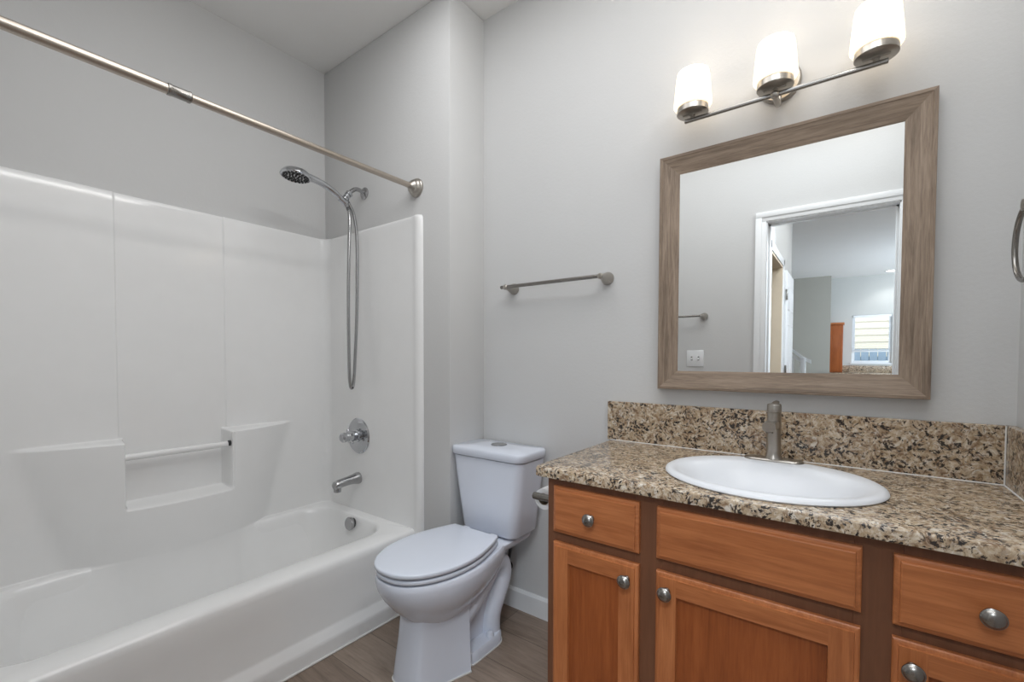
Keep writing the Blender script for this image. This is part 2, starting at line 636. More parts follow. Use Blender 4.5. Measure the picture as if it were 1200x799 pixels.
# end panels (shower end in view, and the near end)
prof = [(XL + 0.001, 0.012), (-1.70, 0.012), (-1.665, 0.0122), (-1.652, 0.0135), (-1.640, 0.017), (-1.628, 0.0195), (-1.616, 0.019), (-1.605, 0.014), (-1.599, 0.007), (-1.597, 0.0), (XL + 0.001, 0.0)]


def end_panel(sign, yw, z1):
    e = MB()
    rr = []
    for z, dx, dy in ((0.0, 0, 0), (0.30, 0, 0), (0.6, 0, 0), (1.2, 0, 0), (z1 - 0.035, 0, 0), (z1 - 0.014, -0.002, 0.0005), (z1 - 0.005, -0.006, 0.002), (z1, -0.014, 0.006)):
        ring = []
        for x, d in prof:
            k = smooth((x + 1.75) / 0.15)
            dd = max(0.0, d - dy * (1 if d > 0 else 0))
            ring.append((x + dx * k, yw - sign * (dd + 0.0005), z - 0.028 * 0))
        rr.append(ring)
    e.loft(rr, True, True)
    return e


end_panel(1, YS, 1.838).build('end_panel', M['acrylic'], tubt, 50)
end_panel(-1, YF, 1.838).build('end_panel', M['acrylic'], tubt, 50)
gb = MB().tube([(-2.325, S1 + 0.004, BARZ), (-2.325, S2 - 0.014, BARZ)], 0.0135, 20)
gbo = gb.build('grab_bar', M['acrylic'], tubt)
MB().lathe([(0.011, 0), (0.013, 0.002), (0.013, 0.010), (0.009, 0.012)], (-2.318, S2 - 0.020, BARZ + 0.004), (0, 1, 0), 20).build('bar_bracket', M['rubber'], tubt)['label'] = 'dark bracket at the end of the bar'
ov = MB().lathe([(0.028, 0), (0.033, 0.004), (0.034, 0.014), (0.031, 0.018), (0.0, 0.019)], (-2.055, -0.322, 0.306), (0, -1, 0.12), 36)
ovo = ov.build('overflow_cover', M['chrome_soft'], tubt)
ovo['label'] = 'round chrome overflow cover'
MB().lathe([(0.026, -0.012), (0.026, 0.004)], (-2.055, -0.322, 0.306), (0, -1, 0.12), 24).build('overflow_neck', M['rubber'], ovo)
MB().lathe([(0.034, 0), (0.034, 0.004), (0.0, 0.006)], (-2.05, -0.52, 0.05), (0, 0, 1), 24).build('drain', M['chrome_soft'], tubt)['label'] = 'chrome tub drain'
MB().tube([(-1.606, YF + 0.01, 0.003), (-1.606, YS, 0.003)], 0.0045, 8).build('caulk_line', M['caulk'], tubt)['label'] = 'white caulk bead along the floor'

# ------------------------------------------------------------------ shower valve, spout, hand shower, rod
YP = YS - 0.013      # face of the end panel
v = thing('shower_valve', 'round chrome shower valve with a knob on the tub end panel', 'valve', (-2.093, YP, 0.75))
MB().lathe([(0.094, 0), (0.095, 0.003), (0.090, 0.008), (0.06, 0.012), (0.034, 0.014)], (-2.093, YP, 0.75), (0, -1, 0), 48).build('escutcheon', M['chrome'], v)
kn = MB().lathe([(0.034, 0.013), (0.034, 0.02), (0.026, 0.024), (0.026, 0.045), (0.030, 0.048), (0.030, 0.062), (0.024, 0.066), (0.022, 0.080), (0.026, 0.084), (0.026, 0.098), (0.018, 0.106), (0.0, 0.107)],
                (-2.093, YP, 0.752), (0, -1, 0), 28)
kno = kn.build('knob', M['chrome'], v)
for a in range(4):
    an = a * PI / 2 + 0.5
    MB().tube([(-2.093 + 0.022 * math.cos(an), YP - 0.055, 0.752 + 0.022 * math.sin(an)), (-2.093 + 0.040 * math.cos(an), YP - 0.055, 0.752 + 0.040 * math.sin(an))], 0.008, 10).build('grip_lobe', M['chrome'], kno)

s = thing('tub_spout', 'grey metal tub spout below the round shower valve', 'spout', (-2.098, YP, 0.52))
rings = []
for t, w, h, zc in ((0, 0.031, 0.031, 0.522), (0.012, 0.031, 0.031, 0.522), (0.03, 0.027, 0.026, 0.522), (0.06, 0.025, 0.023, 0.520), (0.10, 0.024, 0.022, 0.516), (0.128, 0.024, 0.023, 0.511), (0.140, 0.022, 0.021, 0.509), (0.146, 0.016, 0.015, 0.508)):
    rings.append([(-2.098 + w * math.cos(2 * PI * i / 24), YP - t, zc + h * math.sin(2 * PI * i / 24)) for i in range(24)])
MB().loft(rings).build('spout_body', M['chrome_soft'], s)
MB().lathe([(0.017, 0), (0.019, -0.004), (0.018, -0.03), (0.015, -0.032)], (-2.098, YP - 0.126, 0.505), (0, 0, 1), 20).build('outlet', M['chrome_soft'], s)

HX = -2.045
h = thing('hand_shower', 'chrome hand shower on a curved wall arm with a long hanging hose', 'shower head', (HX, YS, 2.028))
MB().lathe([(0.031, 0), (0.031, 0.004), (0.024, 0.010), (0.013, 0.014)], (HX, YS - 0.0005, 2.028), (0, -1, 0), 32).build('flange', M['chrome_soft'], h)
arm = crv([(HX, YS - 0.005, 2.028), (HX, YS - 0.03, 2.036), (HX, YS - 0.055, 2.034), (HX, YS - 0.078, 2.018), (HX, YS - 0.098, 1.994)], 8)
MB().tube(arm, 0.0105, 14).build('shower_arm', M['chrome_soft'], h)
br = MB().tube([(HX, YS - 0.092, 2.002), (HX, YS - 0.101, 1.990)], 0.0185, 18)
br.tube([(HX, YS - 0.101, 1.990), (HX, YS - 0.121, 1.962)], 0.0145, 16)
br.tube([(HX, YS - 0.109, 1.978), (HX, YS - 0.112, 1.974)], 0.0175, 16)
br.tube([(HX, YS - 0.110, 1.945), (HX, YS - 0.146, 1.962)], 0.0155, 16)
br.build('bracket', M['chrome'], h, 40)
hp = crv([(HX, YS - 0.107, 1.930), (HX, YS - 0.132, 1.958), (HX, YS - 0.19, 1.990), (HX, YS - 0.25, 2.008), (HX, YS - 0.30, 2.014), (HX, YS - 0.33, 2.016)], 8)
nn = len(hp)
MB().tube(hp, [0.0130 + 0.0045 * (i / nn) for i in range(nn)], 16).build('handle', M['chrome'], h)
hc = Vector((HX, YS - 0.367, 2.008))
hn = Vector((0.0, -0.10, -1.0)).normalized()
hd = MB().lathe([(0.012, -0.022), (0.035, -0.020), (0.055, -0.012), (0.066, 0.002), (0.068, 0.010), (0.064, 0.014), (0.060, 0.014), (0.058, 0.011), (0.0, 0.011)], hc, hn, 48)
hdo = hd.build('spray_head', M['chrome'], h)
MB().lathe([(0.057, 0.0), (0.056, 0.003), (0.0, 0.004)], hc + hn * 0.0105, hn, 40).build('spray_face', M['chrome_soft'], hdo)
nz = MB()
hu = Vector((1, 0, 0))
hv = hn.cross(hu)
for R_, cnt in ((0.012, 5), (0.026, 10), (0.040, 14), (0.051, 20)):
    for k in range(cnt):
        a = 2 * PI * k / cnt + R_ * 40
        nz.lathe([(0.0052, 0), (0.004, 0.004)], hc + hn * 0.014 + (hu * math.cos(a) + hv * math.sin(a)) * R_, hn, 8)
nz.build('nozzles', M['rubber'], hdo)['label'] = 'dark rubber spray nozzles'
hz = crv([(HX, YS - 0.107, 1.932), (HX, YS - 0.094, 1.905), (HX + 0.001, YS - 0.092, 1.84), (HX + 0.002, YS - 0.100, 1.65), (HX + 0.002, YS - 0.104, 1.40), (HX + 0.002, YS - 0.102, 1.15),
          (HX + 0.002, YS - 0.098, 1.04), (HX + 0.002, YS - 0.088, 1.012), (HX + 0.002, YS - 0.077, 1.04), (HX + 0.002, YS - 0.068, 1.15), (HX + 0.002, YS - 0.055, 1.40),
          (HX + 0.002, YS - 0.050, 1.65), (HX + 0.002, YS - 0.052, 1.80), (HX + 0.001, YS - 0.068, 1.90), (HX, YS - 0.092, 1.945), (HX, YS - 0.108, 1.966)], 30)
MB().tube(hz, [0.0078 + 0.0009 * (i % 2) for i in range(len(hz))], 10).build('hose', M['chrome_soft'], h, 80)

r = thing('shower_curtain_rod', 'long satin nickel curtain rod above the tub', 'curtain rod', (-1.64, YS, 1.966))
RX, RZ = -1.640, 1.966
MB().tube([(RX, YS - 0.02, RZ), (RX, -1.166, RZ)], 0.0125, 20).build('rod_tube', M['rod_metal'], r)
MB().tube([(RX, -1.16, RZ), (RX, YF + 0.02, RZ)], 0.0150, 20).build('rod_sleeve', M['rod_metal'], r)
cl = MB()
cl.lathe([(0.0155, 0), (0.0172, 0.002), (0.0172, 0.010), (0.016, 0.012), (0.016, 0.052), (0.0172, 0.054), (0.0172, 0.060), (0.0135, 0.063)], (RX, -1.205, RZ), (0, 1, 0), 24)
cl.build('collar', M['nickel_dark'], r)['label'] = 'dark knurled collar where the rod telescopes'
for yw, sg in ((YS, -1), (YF, 1)):
    MB().lathe([(0.043, 0), (0.043, 0.006), (0.038, 0.010), (0.037, 0.018), (0.030, 0.024), (0.029, 0.032), (0.022, 0.038), (0.016, 0.044), (0.014, 0.05)], (RX, yw + sg * 0.0005, RZ), (0, sg, 0), 36).build('flange', M['nickel'], r)

# ------------------------------------------------------------------ toilet
TX = -1.237
t = thing('toilet', 'white two-piece toilet with closed lid between tub and vanity', 'toilet', (TX, -0.4, 0))
OUT = [(-0.742, 0.0), (-0.740, 0.03), (-0.733, 0.055), (-0.715, 0.088), (-0.68, 0.122), (-0.63, 0.150), (-0.57, 0.168), (-0.50, 0.174), (-0.43, 0.167), (-0.36, 0.149), (-0.31, 0.132), (-0.275, 0.118)]


def egg(scale_w, yf, yb, z, sq=1.0, n=14, off=0.0):
    """elongated outline between front yf and back yb; ring of points"""
    pr = crv([(a, b, 0) for a, b in OUT], 3)
    y0, y1 = -0.742, -0.275
    right = []
    for p in pr:
        tt = (p.x - y0) / (y1 - y0)
        right.append((yf + (yb - yf) * tt, p.y * scale_w))
    ring = [(TX + w, y, z) for y, w in right] + [(TX - w, y, z) for y, w in reversed(right[1:])]
    return ring


bw = MB()
rings = []
for z, sw, yf, yb in ((0.404, 0.88, -0.725, -0.23), (0.404, 1.0, -0.735, -0.225), (0.398, 1.03, -0.738, -0.225), (0.380, 1.04, -0.738, -0.225), (0.350, 1.02, -0.730, -0.235), (0.315, 0.955, -0.710, -0.25),
                      (0.280, 0.855, -0.683, -0.27), (0.250, 0.72, -0.655, -0.30), (0.228, 0.62, -0.632, -0.33), (0.205, 0.52, -0.605, -0.36)):
    rings.append(egg(sw, yf, yb, z))
bw.loft(rings)
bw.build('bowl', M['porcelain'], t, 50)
# pedestal: faceted front skirt with the trapway recess and foot behind it


def ped_ring(z, yf, yb, wf, wb, r=0.02):
    k = []
    pts = [(TX - wb, yb), (TX - wf, yf + 0.035), (TX - wf * 0.72, yf), (TX + wf * 0.72, yf), (TX + wf, yf + 0.035), (TX + wb, yb)]
    n = len(pts)
    # chaikin smoothing keeps the two back corners sharp
    for _ in range(2):
        q = [pts[0]]
        for a, b in zip(pts[:-1], pts[1:]):
            q.append((a[0] * 0.75 + b[0] * 0.25, a[1] * 0.75 + b[1] * 0.25))
            q.append((a[0] * 0.25 + b[0] * 0.75, a[1] * 0.25 + b[1] * 0.75))
        q.append(pts[-1])
        pts = q
    return [(x, y, z) for x, y in pts]


pd = MB()
pd.loft([ped_ring(0.0, -0.665, -0.455, 0.082, 0.138), ped_ring(0.02, -0.663, -0.455, 0.081, 0.136), ped_ring(0.08, -0.655, -0.450, 0.078, 0.129), ped_ring(0.15, -0.645, -0.445, 0.074, 0.121),
         ped_ring(0.22, -0.637, -0.44, 0.072, 0.115), ped_ring(0.27, -0.632, -0.42, 0.075, 0.115)])
pd.build('pedestal', M['porcelain'], t, 40)
bk = MB()
bk.loft([rrect(TX - 0.122, TX + 0.122, -0.46, -0.215, 0.06, 0.0), rrect(TX - 0.122, TX + 0.122, -0.46, -0.215, 0.06, 0.036), rrect(TX - 0.116, TX + 0.116, -0.46, -0.221, 0.056, 0.045)])
bk.build('foot', M['porcelain'], t, 40)
core = MB()
core.loft([rrect(TX - 0.062, TX + 0.062, -0.46, -0.22, 0.03, 0.03), rrect(TX - 0.058, TX + 0.058, -0.46, -0.21, 0.03, 0.15), rrect(TX - 0.060, TX + 0.060, -0.46, -0.15, 0.03, 0.30), rrect(TX - 0.09, TX + 0.09, -0.46, -0.08, 0.03, 0.385)])
core.build('rear_body', M['porcelain'], t, 45)
for sg in (1, -1):
    tw = crv([(TX + sg * 0.070, -0.45, 0.175), (TX + sg * 0.072, -0.38, 0.215), (TX + sg * 0.070, -0.30, 0.275), (TX + sg * 0.066, -0.235, 0.315), (TX + sg * 0.062, -0.185, 0.295), (TX + sg * 0.06, -0.175, 0.235),
              (TX + sg * 0.06, -0.215, 0.165), (TX + sg * 0.062, -0.25, 0.10), (TX + sg * 0.066, -0.258, 0.02)], 8)
    MB().tube(tw, 0.042, 18).build('trapway', M['porcelain'], t, 60)
    MB().lathe([(0.016, 0), (0.016, 0.008), (0.011, 0.018), (0.0, 0.021)], (TX + sg * 0.100, -0.30, 0.044), (0, 0, 1), 18).build('bolt_cap', M['porcelain'], t)
dk = MB()
dk.loft([rrect(TX - 0.085, TX + 0.085, -0.33, -0.055, 0.03, 0.345), rrect(TX - 0.118, TX + 0.118, -0.35, -0.035, 0.035, 0.372), rrect(TX - 0.130, TX + 0.130, -0.36, -0.030, 0.035, 0.388), rrect(TX - 0.130, TX + 0.130, -0.36, -0.030, 0.035, 0.400), rrect(TX - 0.124, TX + 0.124, -0.35, -0.036, 0.03, 0.405)])
dk.build('tank_deck', M['porcelain'], t, 50)


def plate(y_back, sw, z0, z1, dome, y_front=-0.742):
    m = MB()
    rr = []
    for s_, z in ((0.985, z0), (1.0, z0 + 0.003), (1.0, z1 - 0.004), (0.988, z1 - 0.001), (0.96, z1)):
        cyy = (y_front + y_back) / 2
        rr.append([(TX + (x - TX) * s_, cyy + (y - cyy) * s_, z_) for x, y, z_ in egg(sw, y_front, y_back, z)])
    for s_ in (0.8, 0.5, 0.2):
        cyy = (y_front + y_back) / 2
        zt = z1 + dome * (1 - s_ * s_)
        rr.append([(TX + (x - TX) * s_, cyy + (y - cyy) * s_, zt) for x, y, z_ in egg(sw, y_front, y_back, 0)])
    m.loft(rr)
    return m


plate(-0.270, 0.985, 0.4105, 0.425, 0.0, -0.737).build('seat', M['seat_plastic'], t, 50)
plate(-0.272, 1.0, 0.4325, 0.449, 0.004).build('lid', M['seat_plastic'], t, 50)
MB().loft([egg(0.70, -0.66, -0.275, 0.402), egg(0.70, -0.66, -0.275, 0.436)]).build('seat_bumper', M['seat_plastic'], t)
for sg in (1, -1):
    MB().box(TX + sg * 0.075 - 0.02, TX + sg * 0.075 + 0.02, -0.275, -0.24, 0.405, 0.438, 0.008, 3).build('hinge', M['seat_plastic'], t)
tk = MB()
rr = []
for z, hw, yb, yf, rad in ((0.412, 0.132, -0.040, -0.200, 0.035), (0.415, 0.143, -0.032, -0.210, 0.038), (0.424, 0.150, -0.028, -0.215, 0.040), (0.55, 0.168, -0.025, -0.220, 0.042), (0.66, 0.184, -0.022, -0.222, 0.040), (0.735, 0.192, -0.02, -0.222, 0.038)):
    tx = TX + 0.008 * (0.735 - z) / 0.32
    rr.append(rrect(tx - hw, tx + hw, yf, yb, rad, z))
tk.loft(rr)
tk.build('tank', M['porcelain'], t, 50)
MB().loft([rrect(TX - 0.186, TX + 0.186, -0.216, -0.024, 0.036, 0.733), rrect(TX - 0.186, TX + 0.186, -0.216, -0.024, 0.036, 0.741)]).build('tank_gap_shade', M['shadow_gap'], t)  # near-black insert that paints the shade between tank and lid
tl = MB()
tl.loft([rrect(TX - 0.196, TX + 0.196, -0.228, -0.016, 0.042, 0.739), rrect(TX - 0.200, TX + 0.200, -0.232, -0.014, 0.044, 0.743), rrect(TX - 0.201, TX + 0.201, -0.233, -0.014, 0.045, 0.765), rrect(TX - 0.199, TX + 0.199, -0.231, -0.016, 0.043, 0.772), rrect(TX - 0.195, TX + 0.195, -0.227, -0.02, 0.04, 0.776), rrect(TX - 0.10, TX + 0.10, -0.160, -0.08, 0.03, 0.780)])
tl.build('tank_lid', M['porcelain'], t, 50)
fb = MB().lathe([(0.036, 0), (0.036, 0.004), (0.033, 0.006), (0.0, 0.005)], (TX - 0.003, -0.113, 0.779), (0, 0, 1), 36).build('flush_button', M['chrome_soft'], t)
fb['label'] = 'round chrome dual flush button'
sp = MB().tube(crv([(TX - 0.03, -0.015, 0.19), (TX - 0.02, -0.05, 0.20), (TX + 0.03, -0.085, 0.26), (TX + 0.050, -0.095, 0.33), (TX + 0.05, -0.095, 0.42)], 6), 0.007, 10)
sp.lathe([(0.022, 0), (0.022, 0.004), (0.012, 0.006), (0.012, 0.02)], (TX - 0.03, -0.001, 0.19), (0, -1, 0), 18)
sp.build('supply_hose', M['rubber'], t)['label'] = 'dark water supply hose behind the bowl'
bc = MB()
bc.loft([rrect(TX - 0.125, TX + 0.125, -0.47, -0.212, 0.062, 0.0005), rrect(TX - 0.125, TX + 0.125, -0.47, -0.212, 0.062, 0.005)])
bc.loft([ped_ring(0.0005, -0.668, -0.455, 0.085, 0.141), ped_ring(0.005, -0.668, -0.455, 0.085, 0.141)])
bc.build('base_caulk', M['caulk'], t)

# ------------------------------------------------------------------ vanity cabinet
VX0, VX1, VF = -0.708, 0.346, -0.548
va = thing('vanity_cabinet', 'reddish-brown maple bathroom vanity with drawers and shaker doors', 'vanity', ((VX0 + VX1) / 2, -0.28, 0))
cb = MB()
cb.box(VX0, VX0 + 0.016, VF + 0.018, -0.002, 0.10, 0.815)
cb.box(VX1 - 0.016, VX1, VF + 0.018, -0.002, 0.10, 0.815)
cb.box(VX0 + 0.016, VX1 - 0.016, VF + 0.018, -0.002, 0.10, 0.116)
cb.box(VX0 + 0.016, VX1 - 0.016, -0.012, -0.002, 0.10, 0.65)
cb.build('carcass', M['wood_v'], va)
MB().box(VX0, VX1, VF + 0.075, VF + 0.09, 0, 0.10).build('toe_kick', M['wood_frame'], va)
ff = MB()
for x0, x1 in ((VX0, -0.665), (-0.438, -0.365), (0.018, 0.094), (0.320, VX1)):
    ff.box(x0, x1, VF, VF + 0.018, 0.10, 0.816, 0.0008, 1)
for x0, x1 in ((-0.665, -0.438), (-0.365, 0.018), (0.094, 0.320)):
    for z0, z1 in ((0.10, 0.14), (0.615, 0.675), (0.78, 0.816)):
        ff.box(x0, x1, VF + 0.0003, VF + 0.018, z0, z1)
ff.box(VX0 + 0.02, VX1 - 0.02, VF + 0.016, VF + 0.020, 0.11, 0.80)
ff.build('face_frame', M['wood_frame'], va, 20)


def knob(x, z, parent, y=-0.568):
    k = MB().lathe([(0.0095, 0), (0.009, 0.003), (0.0065, 0.006), (0.0060, 0.013), (0.010, 0.016), (0.0165, 0.0185), (0.0178, 0.021), (0.0175, 0.0225), (0.0158, 0.0235), (0.0150, 0.0245), (0.0125, 0.028), (0.007, 0.0305), (0.0, 0.0312)], (x, y, z), (0, -1, 0), 32)
    return k.build('knob', M['nickel_dark'], parent)


def rect(x0, x1, z0, z1, i, y):
    return [(x0 + i, y, z0 + i), (x1 - i, y, z0 + i), (x1 - i, y, z1 - i), (x0 + i, y, z1 - i)]


def drawer(name, x0, x1, z0, z1, kx=None, kz=None):
    m = MB()
    R_ = [rect(x0, x1, z0, z1, i, y) for i, y in ((0.0, VF - 0.0005), (0, VF - 0.0105), (0.002, VF - 0.0125), (0.0075, VF - 0.0150), (0.0090, VF - 0.0152), (0.0100, VF - 0.0185), (0.0125, VF - 0.0195))]
    m.loft(R_)
    o = m.build(name, M['wood_h'], va, 20)
    if kx is not None:
        knob(kx, kz, o)
    return o


def door(x0, x1, z0, z1, kx, kz):
    m = MB()
    R_ = [rect(x0, x1, z0, z1, i, y) for i, y in ((0.0, VF - 0.0005), (0, VF - 0.0105), (0.002, VF - 0.0125), (0.0075, VF - 0.0150), (0.0090, VF - 0.0152), (0.0100, VF - 0.0185))]
    m.loft(R_, True, False)
    bm = m.bm
    y, i, w = VF - 0.0185, 0.010, 0.052
    a0, a1, b0, b1 = x0 + i, x1 - i, z0 + i, z1 - i
    c0, c1, d0, d1 = x0 + w, x1 - w, z0 + w, z1 - w

    def q(pts, mi):
        f = bm.faces.new([bm.verts.new(p) for p in pts])
        f.material_index = mi
    q([(a0, y, b0), (c0, y, b0), (c0, y, b1), (a0, y, b1)], 0)
    q([(c1, y, b0), (a1, y, b0), (a1, y, b1), (c1, y, b1)], 0)
    q([(c0, y, d1), (c1, y, d1), (c1, y, b1), (c0, y, b1)], 1)
    q([(c0, y, b0), (c1, y, b0), (c1, y, d0), (c0, y, d0)], 1)
    r1 = rect(c0, c1, d0, d1, 0, y)
    r2 = rect(c0, c1, d0, d1, 0.002, y + 0.0105)
    for k in range(4):
        kk = (k + 1) % 4
        q([r1[k], r1[kk], r2[kk], r2[k]], 1 if k % 2 == 0 else 0)
    o = m.build('door', [M['wood_v'], M['wood_h']], va, 20)
    MB().box(c0 + 0.001, c1 - 0.001, y + 0.0100, y + 0.0140, d0 + 0.001, d1 - 0.001).build('door_panel', M['wood_panel'], o)
    knob(kx, kz, o)
    return o


drawer('drawer', -0.683, -0.424, 0.659, 0.794, -0.5565, 0.7255)
drawer('false_front', -0.379, 0.031, 0.661, 0.792)
drawer('drawer', 0.079, 0.334, 0.656, 0.792, 0.2075, 0.7245)
door(-0.683, -0.424, 0.125, 0.630, -0.4535, 0.588)
door(-0.379, 0.031, 0.125, 0.630, -0.349, 0.588)
door(0.079, 0.334, 0.125, 0.631, 0.1085, 0.588)

# countertop with sink cut-out
CX0, CX1, CYF, CZ0, CZ1 = -0.748, XR - 0.001, -0.571, 0.817, 0.845
SX, SY, SA, SB = -0.170, -0.317, 0.256, 0.225
ct = thing('granite_countertop', 'beige and black speckled granite worktop with raised backsplash on the vanity', 'countertop', (CX0, -0.001, CZ0))
NE = 96


def ell(a, b, z, cx=SX, cy=SY):
    return [(cx + a * math.cos(2 * PI * i / NE), cy + b * math.sin(2 * PI * i / NE), z) for i in range(NE)]


def crect(i, z):
    """counter outline sampled by angle from the sink centre"""
    x0, x1, y0, y1, rc = CX0 + i, CX1, CYF + i, -0.001, 0.022
    ring = []
    for k in range(NE):
        c, s_ = math.cos(2 * PI * k / NE), math.sin(2 * PI * k / NE)
        best = 1e9
        if c > 1e-9: best = min(best, (x1 - SX) / c)
        if c < -1e-9: best = min(best, (x0 - SX) / c)
        if s_ > 1e-9: best = min(best, (y1 - SY) / s_)
        if s_ < -1e-9: best = min(best, (y0 - SY) / s_)
        ring.append([SX + c * best, SY + s_ * best, z])
    # snap nearest points onto true corners (front-left one is chamfered round)
    for cx, cy in ((x0, y0), (x1, y0), (x1, y1), (x0, y1)):
        j = min(range(NE), key=lambda q: (ring[q][0] - cx) ** 2 + (ring[q][1] - cy) ** 2)
        ring[j] = [cx, cy, z]
        if (cx, cy) == (x0, y0):
            ring[j] = [cx + rc * 0.3, cy + rc * 0.3, z]
            ring[(j + 1) % NE] = [cx + rc, cy, z]
            ring[(j - 1) % NE] = [cx, cy + rc, z]
    return [tuple(p) for p in ring]


sl = MB()
sl.loft([ell(SA - 0.02, SB - 0.02, CZ1), crect(0.006, CZ1), crect(0.002, CZ1 - 0.002), crect(0.0, CZ1 - 0.006), crect(0.0, CZ0), ell(SA - 0.02, SB - 0.02, CZ0), ell(SA - 0.02, SB - 0.02, CZ1)], False, False)
bmesh.ops.remove_doubles(sl.bm, verts=sl.bm.verts[:], dist=1e-5)
sl.build('slab', M['granite'], ct, 30)
MB().box(-0.762, XR - 0.021, -0.021, -0.001, CZ1, 0.997, 0.0015, 1).build('backsplash', M['granite'], ct)
MB().box(XR - 0.020, XR - 0.001, CYF + 0.004, -0.001, CZ1, 0.997, 0.0015, 1).build('side_splash', M['granite'], ct)
ck = MB()
ck.tube([(-0.748, -0.022, CZ1 + 0.0005), (XR - 0.022, -0.022, CZ1 + 0.0005)], 0.0019, 8)
ck.tube([(XR - 0.022, -0.022, CZ1), (XR - 0.022, -0.022, 0.996)], 0.0018, 8)
ck.tube([(XR - 0.022, -0.022, CZ1 + 0.0005), (XR - 0.022, CYF + 0.006, CZ1 + 0.0005)], 0.0019, 8)
ck.build('caulk_line', M['caulk'], ct)['label'] = 'white caulk bead along the backsplash'

sk = thing('bathroom_sink', 'white oval drop-in sink set in the granite worktop', 'sink', (SX, SY, CZ1))
prof = [(SA - 0.022, SB - 0.022, 0, -0.03), (SA - 0.004, SB - 0.004, 0, 0.0005), (SA, SB, 0, 0.004), (SA - 0.002, SB - 0.002, 0, 0.009), (SA - 0.010, SB - 0.010, 0, 0.0135), (SA - 0.022, SB - 0.022, 0, 0.0145),
        (SA - 0.030, SB - 0.048, -0.021, 0.0135), (SA - 0.038, SB - 0.056, -0.022, 0.0100), (SA - 0.050, SB - 0.067, -0.023, 0.0020), (SA - 0.066, SB - 0.080, -0.024, -0.012), (SA - 0.088, SB - 0.098, -0.025, -0.034),
        (SA - 0.118, SB - 0.122, -0.026, -0.058), (SA - 0.155, SB - 0.150, -0.027, -0.076), (SA - 0.20, SB - 0.185, -0.028, -0.085), (0.026, 0.026, -0.028, -0.088)]
MB().loft([ell(a, b, CZ1 + z, SX, SY + dy) for a, b, dy, z in prof], False, True).build('basin', M['sink_enamel'], sk, 60)
MB().lathe([(0.024, 0), (0.024, 0.003), (0.012, 0.004), (0, 0.006)], (SX, SY - 0.028, CZ1 - 0.0885), (0, 0, 1), 24).build('drain', M['nickel'], sk)

FX, FY, FZ = -0.174, -0.122, CZ1 + 0.0145
fa = thing('faucet', 'brushed nickel single-hole faucet behind the oval sink', 'faucet', (FX, FY, FZ))


def stadium(hw, hd, z, k=16):
    return [(FX + (hw - hd) + hd * math.cos(-PI / 2 + PI * i / k), FY + hd * math.sin(-PI / 2 + PI * i / k), z) for i in range(k + 1)] + \
           [(FX - (hw - hd) + hd * math.cos(PI / 2 + PI * i / k), FY + hd * math.sin(PI / 2 + PI * i / k), z) for i in range(k + 1)]


MB().loft([stadium(0.079, 0.026, FZ - 0.001), stadium(0.079, 0.026, FZ + 0.003), stadium(0.076, 0.023, FZ + 0.006)]).build('base_plate', M['nickel'], fa, 50)
MB().lathe([(0.0255, 0.005), (0.0245, 0.009), (0.0205, 0.014), (0.0195, 0.03), (0.0190, 0.135), (0.0190, 0.142), (0.0178, 0.143), (0.0178, 0.1455), (0.0192, 0.1465)], (FX, FY, FZ), (0, 0, 1), 36).build('body', M['nickel'], fa)
hb = MB()
hb.lathe([(0.0192, 0.1468), (0.0192, 0.166), (0.0175, 0.1705), (0.0, 0.1715)], (FX, FY, FZ), (0, 0, 1), 36)
ho = hb.build('handle', M['nickel'], fa)
lv = MB()
rr = []
for tt in range(7):
    q = tt / 6
    y = FY + 0.006 + q * 0.045
    z = FZ + 0.1685 + q * 0.004
    w = 0.012 - 0.003 * q
    rr.append([(FX + w * math.cos(2 * PI * i / 16), y, z + 0.0042 * math.sin(2 * PI * i / 16)) for i in range(16)])
lv.loft(rr)
lv.build('lever', M['nickel'], ho, 50)
spt = MB()
rr = []
for q in range(11):
    u = q / 10
    y = FY - 0.012 - u * 0.100
    z = FZ + 0.108 + 0.006 * math.sin(u * PI * 0.7)
    w, hh = 0.0160 + 0.0008 * u, 0.0135 - 0.0005 * u
    ring = []
    for i in range(24):
        a = 2 * PI * i / 24
        ca, sa = math.cos(a), math.sin(a)
        ring.append((FX + w * math.copysign(abs(ca) ** 0.55, ca), y, z + hh * math.copysign(abs(sa) ** 0.55, sa)))
    rr.append(ring)
spt.loft(rr)
spt.build('spout', M['nickel'], fa, 50)
MB().lathe([(0.010, 0.0), (0.010, -0.004), (0.008, -0.005)], (FX, FY - 0.100, FZ + 0.100), (0, 0, 1), 20).build('aerator', M['nickel_dark'], fa)

# ------------------------------------------------------------------ mirror
mi = thing('wall_mirror', 'large mirror in a weathered grey-brown wood frame above the sink', 'mirror', (-0.188, -0.001, 1.47))
MX0, MX1, MZ0, MZ1 = -0.559, 0.182, 1.056, 1.891
mf = MB()
pf = [(0.0, -0.002), (0.0, -0.034), (0.0015, -0.036), (0.0095, -0.036), (0.0115, -0.034), (0.035, -0.026), (0.062, -0.018), (0.066, -0.0165), (0.066, -0.010)]


def frect(i, y):
    return [Vector((MX0 + i, y, MZ0 + i)), Vector((MX1 - i, y, MZ0 + i)), Vector((MX1 - i, y, MZ1 - i)), Vector((MX0 + i, y, MZ1 - i))]


